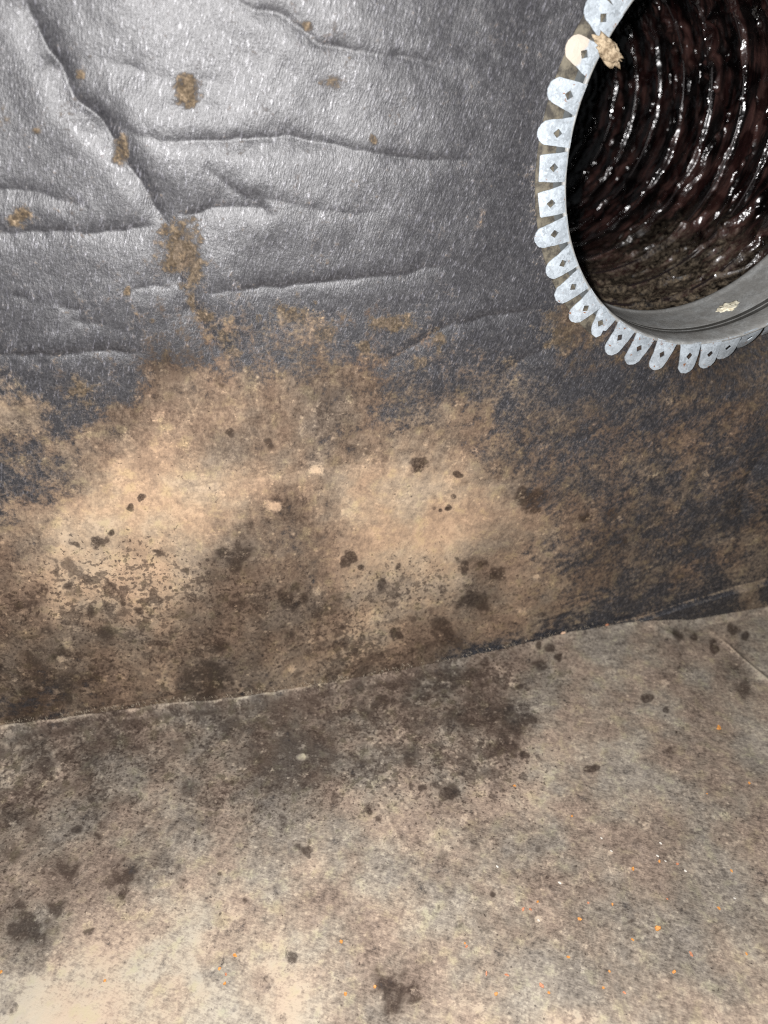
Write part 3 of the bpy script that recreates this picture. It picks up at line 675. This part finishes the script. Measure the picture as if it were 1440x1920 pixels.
def tab_mesh(style, seed):
    """one tab, root at v=0 growing along +v; local x = sideways, y = out of the wall (-), z = radial"""
    rnd = random.Random(seed)
    Rr = R
    L = {'round': .182, 'square': .145, 'torn': .152}[style] * Rr * rnd.uniform(.97, 1.03)
    w0 = .0085; w1 = .0066 if style != 'square' else .0075
    out = []
    nseg = 9
    if style == 'round':
        for i in range(7):
            v = (L - w1) * i / 6; out.append((w0 + (w1 - w0) * (i / 6) ** .9, v))
        for i in range(1, nseg):
            a = math.pi / 2 * i / nseg; out.append((w1 * math.cos(a), L - w1 + w1 * math.sin(a)))
        out.append((0.0, L)); half = out
        pts = half + [(-x, v) for x, v in half[-2::-1]]
    elif style == 'square':
        half = [(w0 + (w1 - w0) * i / 6, L * i / 6 * .96) for i in range(7)] + [(w1 - .0006, L)]
        pts = half + [(-x * 1.0, v - .0007 * rnd.random()) for x, v in half[::-1]]
    else:
        pts = [(w0, 0), (w0 * .9, L * .3), (w0 * .62, L * .55), (w0 * .5, L * .72), (w0 * .25, L * .9), (w0 * -.1, L * 1.0), (-w0 * .55, L * .98), (-w0 * .75, L * .8), (-w0 * .60, L * .62), (-w0 * .85, L * .55), (-w0 * .92, L * .3), (-w0, 0)]
    pts = [(x + rnd.uniform(-.00018, .00018), v + (rnd.uniform(-.0002, .0002) if v > .002 else 0)) for x, v in pts]
    bm = bmesh.new()
    ov = [bm.verts.new((x, 0, v)) for x, v in pts]
    oe = [bm.edges.new((ov[i], ov[(i + 1) % len(ov)])) for i in range(len(ov))]
    hx, hv, hs = rnd.uniform(-.0006, .0006), .0098 + rnd.uniform(-.0004, .0004), .0030
    rot = rnd.uniform(-.25, .25)
    hp = []
    for k in range(4):
        a = rot + k * math.pi / 2
        hp.append(bm.verts.new((hx + hs * .86 * math.sin(a), 0, hv + hs * math.cos(a))))
    he = [bm.edges.new((hp[i], hp[(i + 1) % 4])) for i in range(4)]
    bmesh.ops.triangle_fill(bm, use_beauty=True, use_dissolve=False, edges=oe + he)
    # drop the filling of the punched hole, if any
    for f in [f for f in bm.faces if all(v in hp for v in f.verts)]: bm.faces.remove(f)
    bmesh.ops.subdivide_edges(bm, edges=[e for e in bm.edges if not e.is_boundary], cuts=1)
    bmesh.ops.triangulate(bm, faces=bm.faces[:])
    geo = bmesh.ops.extrude_face_region(bm, geom=bm.faces[:])
    for v in [g for g in geo['geom'] if isinstance(g, bmesh.types.BMVert)]: v.co.y += .0007
    for v in bm.verts:                            # slight dish and the bend at the root
        t = v.co.z / L
        v.co.y += -.0016 * math.sin(min(t, 1) * math.pi) * rnd.choice((1, 1)) * .6 + .0006 * (v.co.x / w0) ** 2
        if style == 'torn': v.co.y += -.002 * t * t + v.co.x * t * .25
    bmesh.ops.recalc_face_normals(bm, faces=bm.faces[:])
    me = bpy.data.meshes.new('tab'); bm.to_mesh(me); bm.free()
    me.materials.append(MAT_TAB)
    return me
ROUND = [tab_mesh('round', s) for s in range(6)]; SQ = [tab_mesh('square', s) for s in range(2)]; TORN = tab_mesh('torn', 3)
step = 360 / 43.6
angs = [148.6, 156.4, 165.1, 172.7, 181.1, 189.3, 197.7, 205.8, 214.1, 222.4, 229.5, 238.4, 246.7, 255.4, 264.5, 272.2, 279.5, 287.5, 295.5, 303.6]
a = 303.6
while a + step < 360 + 148.6 - step * .6:
    a += step; angs.append(a)
for i, a in enumerate(angs):
    nm = abs(a - 229.5) < .1
    sq = abs(a - 181.1) < .1 or abs(a - 189.3) < .1
    me = TORN if nm else (SQ[i % 2] if sq else ROUND[i % 6])
    o = bpy.data.objects.new('tab', me); COL.objects.link(o); o.parent = collar
    tilt = random.uniform(-6, 2)
    if 268 < a < 276: tilt = 9
    elif 276 < a < 284: tilt = 24
    elif 284 < a < 292: tilt = 36
    elif 292 < a < 312: tilt = 40
    ra = math.radians(a)
    er = Vector((math.cos(ra), 0, math.sin(ra))); et = Vector((math.sin(ra), 0, -math.cos(ra))); ey = Vector((0, 1, 0))
    ti_ = math.radians(tilt); tw_ = math.radians(random.uniform(-5.5, 5.5))
    ev = er * math.cos(ti_) + ey * math.sin(ti_)
    en = ey * math.cos(ti_) - er * math.sin(ti_)
    ev2 = ev * math.cos(tw_) + et * math.sin(tw_); et2 = et * math.cos(tw_) - ev * math.sin(tw_)
    mt4 = Matrix((et2, en, ev2)).transposed().to_4x4()
    mt4.translation = er * R * 1.004 + Vector((0, -.0019, 0))
    o.matrix_local = mt4
    if nm: o['label'] = 'torn narrow tab with a ragged end'
    elif abs(a - 156.4) < .1:
        me = me.copy(); me.materials.clear(); me.materials.append(MAT_CREAM); o.data = me; o['label'] = 'tab smeared with beige at its rounded end'
    elif sq: o['label'] = 'tab cut off square at its end'
    elif 276 < a < 312: o['label'] = 'dark tab bent back into the liner'

# ------------------------------------------------------------------ flexible duct behind the collar
duct = empty('flexible_duct', (CX, .07, CZ), 'glossy black flexible duct with wire coils seen through the round collar', 'flexible duct')
m, nt, b = new_mat('black_plastic_film')
co = coords(nt)
at = N(nt, 'ShaderNodeCombineXYZ')
link(nt, attr(nt, 'turn'), at.inputs[0]); link(nt, attr(nt, 'run'), at.inputs[1])
st1 = noise_(nt, mapping(nt, at.outputs[0], rot=(0, 0, .10), scale=(2.2, 80, 1)), 1.0, 3, .55, .6)
st2 = noise_(nt, mapping(nt, at.outputs[0], rot=(0, 0, -.08), scale=(7, 420, 1)), 1.0, 4, .6)
n1 = noise_(nt, co, 55, 1, .5); n3 = noise_(nt, co, 24, 4, .6)
film = mixc(nt, maprange(nt, st1, .42, .66), (.0050, .0038, .0038), (.046, .0215, .0190))
film = mixc(nt, mul(nt, maprange(nt, addv(nt, mul(nt, st2, .6), mul(nt, st1, .4)), .52, .68), .8), film, (.075, .040, .032))
film = mixc(nt, maprange(nt, n1, .56, .42), film, mixc(nt, 1.0, film, (.35, .30, .32), 'MULTIPLY'))
sepx = N(nt, 'ShaderNodeSeparateXYZ'); link(nt, co, sepx.inputs[0])
low = maprange(nt, addv(nt, math_(nt, 'MULTIPLY', sepx.outputs[2], -1.0 / R), mul(nt, math_(nt, 'SUBTRACT', n3, .5), .75)), .52, .98)
near = maprange(nt, sepx.outputs[1], .24, .05)
fine = noise_(nt, co, 230, 8, .75)
dm = mul(nt, mul(nt, low, near), maprange(nt, fine, .36, .58))
dustc = ramp(nt, fine, [(.36, (.020, .015, .010)), (.50, (.055, .042, .028)), (.62, (.12, .094, .066)), (.74, (.25, .205, .15))])
link(nt, mixc(nt, dm, film, dustc), b.inputs['Base Color'])
link(nt, mixf(nt, dm, maprange(nt, n1, .35, .7, .16, .28), .85), b.inputs['Roughness'])
link(nt, mixf(nt, dm, .9, .1), b.inputs['Specular IOR Level'])
cr = voro(nt, mixc(nt, .03, co, noise_(nt, co, 60, 3, .6, out=1)), 75, 'DISTANCE_TO_EDGE')
cr2 = voro(nt, co, 210, 'DISTANCE_TO_EDGE')
hh = addv(nt, mul(nt, n1, 1.0), mul(nt, st1, .14), mul(nt, maprange(nt, cr, 0, .16), -.20))
link(nt, bump(nt, hh, .45, .0026), b.inputs['Normal'])
MAT_FILM = m
PITCH, Y0 = .0485, .0
nu, nv = 460, 820
th = np.linspace(0, 2 * math.pi, nu) + 1.85; yy = np.linspace(-.012, .56, nv)
TH, YY = np.meshgrid(th, yy); TH = TH.ravel(); YY = YY.ravel()
ph = ((YY - (.202 - .07)) / PITCH - TH / (2 * math.pi) * 1.0)
fr_ = ph - np.floor(ph)
dw = np.minimum(fr_, 1 - fr_)                       # 0 at a wire
ct, st = np.cos(TH), np.sin(TH)
sag = (1 - np.exp(-(dw / .10))) * (.55 + .45 * np.sin(np.pi * dw))
mean = fbm(TH * 2.2 + 31, YY * 9, 62, 3) - .5; mean2 = fbm(TH * 4.5 + 11, YY * 14, 64, 3) - .5
def pleat(p, sharp):                              # a row of rounded folds with a sharp inner crest
    q = np.abs((p - np.floor(p)) - .5) * 2
    return q ** sharp
phA = ph + mean * .55; phB = ph * 2.0 + .35 + mean2 * 2.2; phC = ph * 5.0 + mean * 4.0 + mean2 * 3.0
gate = np.clip(fbm(TH * 3 + 5, YY * 22, 67, 3) * 2.6 - .75, 0, 1)
wr = fbm(TH * 5 + YY * 22, YY * 24, 61, 3) - .5
def crease(a, b_, seed, wdt): return np.exp(-((fbm(a, b_, seed, 2) - .5) / wdt) ** 2)
amp = np.clip(fbm(TH * 3.2 + 3, YY * 30, 72, 3) * 2.4 - .45, .25, 1)
dj = np.abs(((ph + (mean2 * .16 + (fbm(TH * 9, YY * 60, 83, 2) - .5) * .07)) % 1 + .5) % 1 - .5)
rad = R * 1.050 - .0030 * pleat(phA, 2.2) - .0018 * gate * pleat(phB, 1.8) + wr * .0050 * (1 - .6 * pleat(phA, 4))
rad -= .0058 * amp * np.exp(-(dj / .031) ** 2)
djB = np.abs(((ph + .42 + mean2 * 1.1 + mean * .5) % 1 + .5) % 1 - .5)
rad -= .0046 * np.clip(fbm(TH * 4.5 + 8, YY * 34, 88, 3) * 3.0 - 1.15, 0, 1) * np.exp(-(djB / .026) ** 2)
djC = np.abs(((ph * 1.0 + .72 - mean2 * 1.3) % 1 + .5) % 1 - .5)
rad -= .0036 * np.clip(fbm(TH * 6 + 18, YY * 30, 89, 3) * 3.2 - 1.45, 0, 1) * np.exp(-(djC / .022) ** 2)
rad -= .0050 * gate * crease(TH * 2.4 + 7, YY * 26 + TH * .8, 74, .028) + .0032 * crease(TH * 5 + 2, YY * 44 - TH * 1.2, 78, .035) * (1.1 - amp)
rad = np.maximum(rad, R * np.where(YY < .004, 1.0065, .975))
PD = np.stack([rad * ct, YY, rad * st], 1)
film_o = grid_obj('film', PD, nu, nv, MAT_FILM, parent=duct, flip=True, attrs={'turn': TH, 'run': YY})
mw, nt, b = new_mat('coil_film'); b.inputs['Base Color'].default_value = (.012, .008, .008, 1); b.inputs['Roughness'].default_value = .30
co = coords(nt); link(nt, bump(nt, noise_(nt, co, 60, 2, .5), .3, .0015), b.inputs['Normal']); b.inputs['Specular IOR Level'].default_value = .5
tN = 14 * 90; wv_, wf = [], []
for i in range(tN + 1):
    t = i / 90.0; A_ = t * 2 * math.pi
    yc = (.202 - .07) + (t - 3) * PITCH
    if yc > .55: break
    for k in range(6):
        q = 2 * math.pi * k / 6; rr_ = R * 1.0075 + .0011 * math.cos(q)
        wv_.append((rr_ * math.cos(A_), yc + .0011 * math.sin(q), rr_ * math.sin(A_)))
nring = len(wv_) // 6
for i in range(nring - 1):
    for k in range(6): wf.append((i * 6 + k, i * 6 + (k + 1) % 6, (i + 1) * 6 + (k + 1) % 6, (i + 1) * 6 + k))
mesh_obj('wire_coil', wv_, wf, mw, duct)

# ------------------------------------------------------------------ small things
def lump(name, loc, scale, mat, seed, sub=3, rough=.5, freq=1.6, rotm=None):
    bm = bmesh.new(); bmesh.ops.create_icosphere(bm, subdivisions=sub, radius=1.0)
    off = Vector((seed * 3.1, seed * 1.7, seed * .9))
    for v in bm.verts:
        n_ = mnoise.noise(v.co * freq + off) + .5 * mnoise.noise(v.co * freq * 2.3 + off) + .3 * mnoise.noise(v.co * freq * 5 + off)
        v.co *= 1 + rough * n_
        v.co = Vector((v.co.x * scale[0], v.co.y * scale[1], v.co.z * scale[2]))
        if rotm: v.co = rotm @ v.co
    me = bpy.data.meshes.new(name); bm.to_mesh(me); bm.free(); me.materials.append(mat)
    me.polygons.foreach_set('use_smooth', [True] * len(me.polygons))
    o = bpy.data.objects.new(name, me); COL.objects.link(o); o.location = loc
    return o
mscrap = simple('beige_insulation', (.40, .32, .22), .9, .1, .5, 300, .8, .0012, c2=(.15, .11, .07))
x, z = on_wall(1139, 97)
sc = lump('insulation_scrap', (x, -.0045, z), (.0098, .0022, .0040), mscrap, 4, 4, .8, 1.15, Matrix.Rotation(math.radians(32), 3, 'Y'))
tag(sc, 'torn beige scrap of insulation caught on the collar rim between two tabs', 'insulation scrap')
# cream chip on the sleeve
r = ray(1365, 576); ox, oz = -CX, H - CZ; rr_ = R * .990
aq = r[0] ** 2 + r[2] ** 2; bq = 2 * (ox * r[0] + oz * r[2]); cq = ox * ox + oz * oz - rr_ ** 2
t_ = (-bq + math.sqrt(bq * bq - 4 * aq * cq)) / (2 * aq); p = CAM + r * t_
aa = math.atan2(p[2] - CZ, p[0] - CX)
mchip = simple('cream_sealant', (.84, .80, .64), .8, .2, .45, 260, .8, .001, c2=(.62, .56, .42))
rm = Matrix((Vector((-math.sin(aa), 0, math.cos(aa))), Vector((0, 1, 0)), Vector((-math.cos(aa), 0, -math.sin(aa))))).transposed()
chip = lump('sealant_blob', tuple(p), (.0066, .0058, .0011), mchip, 9, 4, .8, 1.5, rm)
tag(chip, 'cream blob of dried sealant stuck inside the grey collar sleeve', 'sealant blob')

# flecks on the floor
mo = simple('orange_fleck', (.60, .29, .07), .6, .4, .3, 900, c2=(.46, .18, .05))
mo2 = simple('pink_fleck', (.52, .24, .14), .7, .3, .4, 900, c2=(.36, .14, .07))
mo3 = simple('white_fleck', (.62, .59, .53), .6, .4, .2, 900)
def fleck(px, py, size, mat, ax, seed, elong=1.0):
    rnd = random.Random(seed); n = 6; pts = []
    for k in range(n):
        q = 2 * math.pi * k / n + rnd.uniform(-.3, .3); rr = size * rnd.uniform(.7, 1.15)
        pts.append((rr * math.cos(q) * elong, rr * math.sin(q)))
    c, s_ = math.cos(ax), math.sin(ax); th_ = size * .45
    v = [(x * c - y * s_, x * s_ + y * c, 0) for x, y in pts] + [((x * c - y * s_) * .8, (x * s_ + y * c) * .8, th_ * rnd.uniform(.6, 1.2)) for x, y in pts]
    f = [tuple(range(n))[::-1], tuple(range(n, 2 * n))] + [(k, (k + 1) % n, n + (k + 1) % n, n + k) for k in range(n)]
    o = mesh_obj('fleck', v, f, mat, smooth=False)
    x, y = on_floor(px, py)
    jx = int(np.argmin(np.hypot(PF[:, 0] - x, PF[:, 1] - y)))
    o.location = (x, y, PF[jx, 2] + .0004); o.rotation_euler = (rnd.uniform(-.3, .3), rnd.uniform(-.3, .3), 0)
    return o
ORANGE = [(1148,1697),(1186,1632),(1348,1703),(1400,1788),(1263,1824),(1372,1632),(1142,1824),(930,1865),(1028,1864),(1065,1795),(1087,1724),(1185,1764),(872,1766),
          (640,1767),(648,1864),(703,1850),(411,1815),(421,1843),(197,1840),(3,1824),(965,1474),(1072,1532),(1325,1490),(1404,1470),(1235,1618),(1008,1690),(440,1790),(1130,1855)]
PINK = [(950,1828),(995,1704),(981,1703),(1103,1693),(1296,1789),(1170,1863),(912,1826),(875,1772),(1270,1620),(423,1826),(1015,1850),(1250,1688)]
WHITE = [(1127,1575),(1238,1582),(1232,1608),(1247,1617),(1285,1633),(1050,1655),(932,1623),(1010,1724),(1378,1684),(1145,1599)]
f0 = fleck(1232, 1744, .0023, mo, .4, 1); tag(f0, 'largest bright orange fleck lying on the dusty floor', 'fleck')
f1 = fleck(1347, 1366, .0022, mo, 1.0, 2, 1.3); tag(f1, 'lone orange fleck on the floor nearest the wall, below the pale scratch', 'fleck')
for i, (a, b_) in enumerate(ORANGE):
    tag(fleck(a, b_, random.uniform(.0007, .0013), mo, random.uniform(0, 3), 20 + i, random.uniform(1, 1.6)), 'tiny orange fleck lying on the dusty floor', 'fleck', 'tiny orange flecks scattered over the floor')
for i, (a, b_) in enumerate(PINK):
    tag(fleck(a, b_, random.uniform(.0007, .0012), mo2, random.uniform(0, 3), 70 + i, random.uniform(1, 1.9)), 'tiny reddish fleck lying on the dusty floor', 'fleck', 'tiny reddish flecks scattered over the floor')
for i, (a, b_) in enumerate(WHITE):
    tag(fleck(a, b_, random.uniform(.0006, .0009), mo3, -.9, 120 + i, 1.9), 'tiny white fleck lying on the dusty floor', 'fleck', 'tiny white flecks scattered over the floor')
for i, (a, b_, lb) in enumerate([(1043,1190,'pale orange crumb on the floor edge where the dark strip begins'), (1122,1176,'small orange crumb in the gap under the dark strip'),
                                 (1342,1151,'pair of orange crumbs caught on the floor edge against the dark strip'), (1401,1141,'rightmost orange crumb on the floor edge against the dark strip')]):
    o = lump('crumb', (0, 0, 0), (.0030, .0012, .0011) if i == 0 else (.0020, .0011, .0012), mo2 if i else simple('peach_crumb', (.75, .50, .34), .8, .2, .3, 900), 30 + i, 2, .5, 1.7, Matrix.Rotation(.2, 3, 'Z'))
    x, y = on_floor(a, b_); y = min(y, float(seam_y(x)) - .002); o.location = (x, y, .0045 + float(seam_lift(x)))
    tag(o, lb, 'crumb')
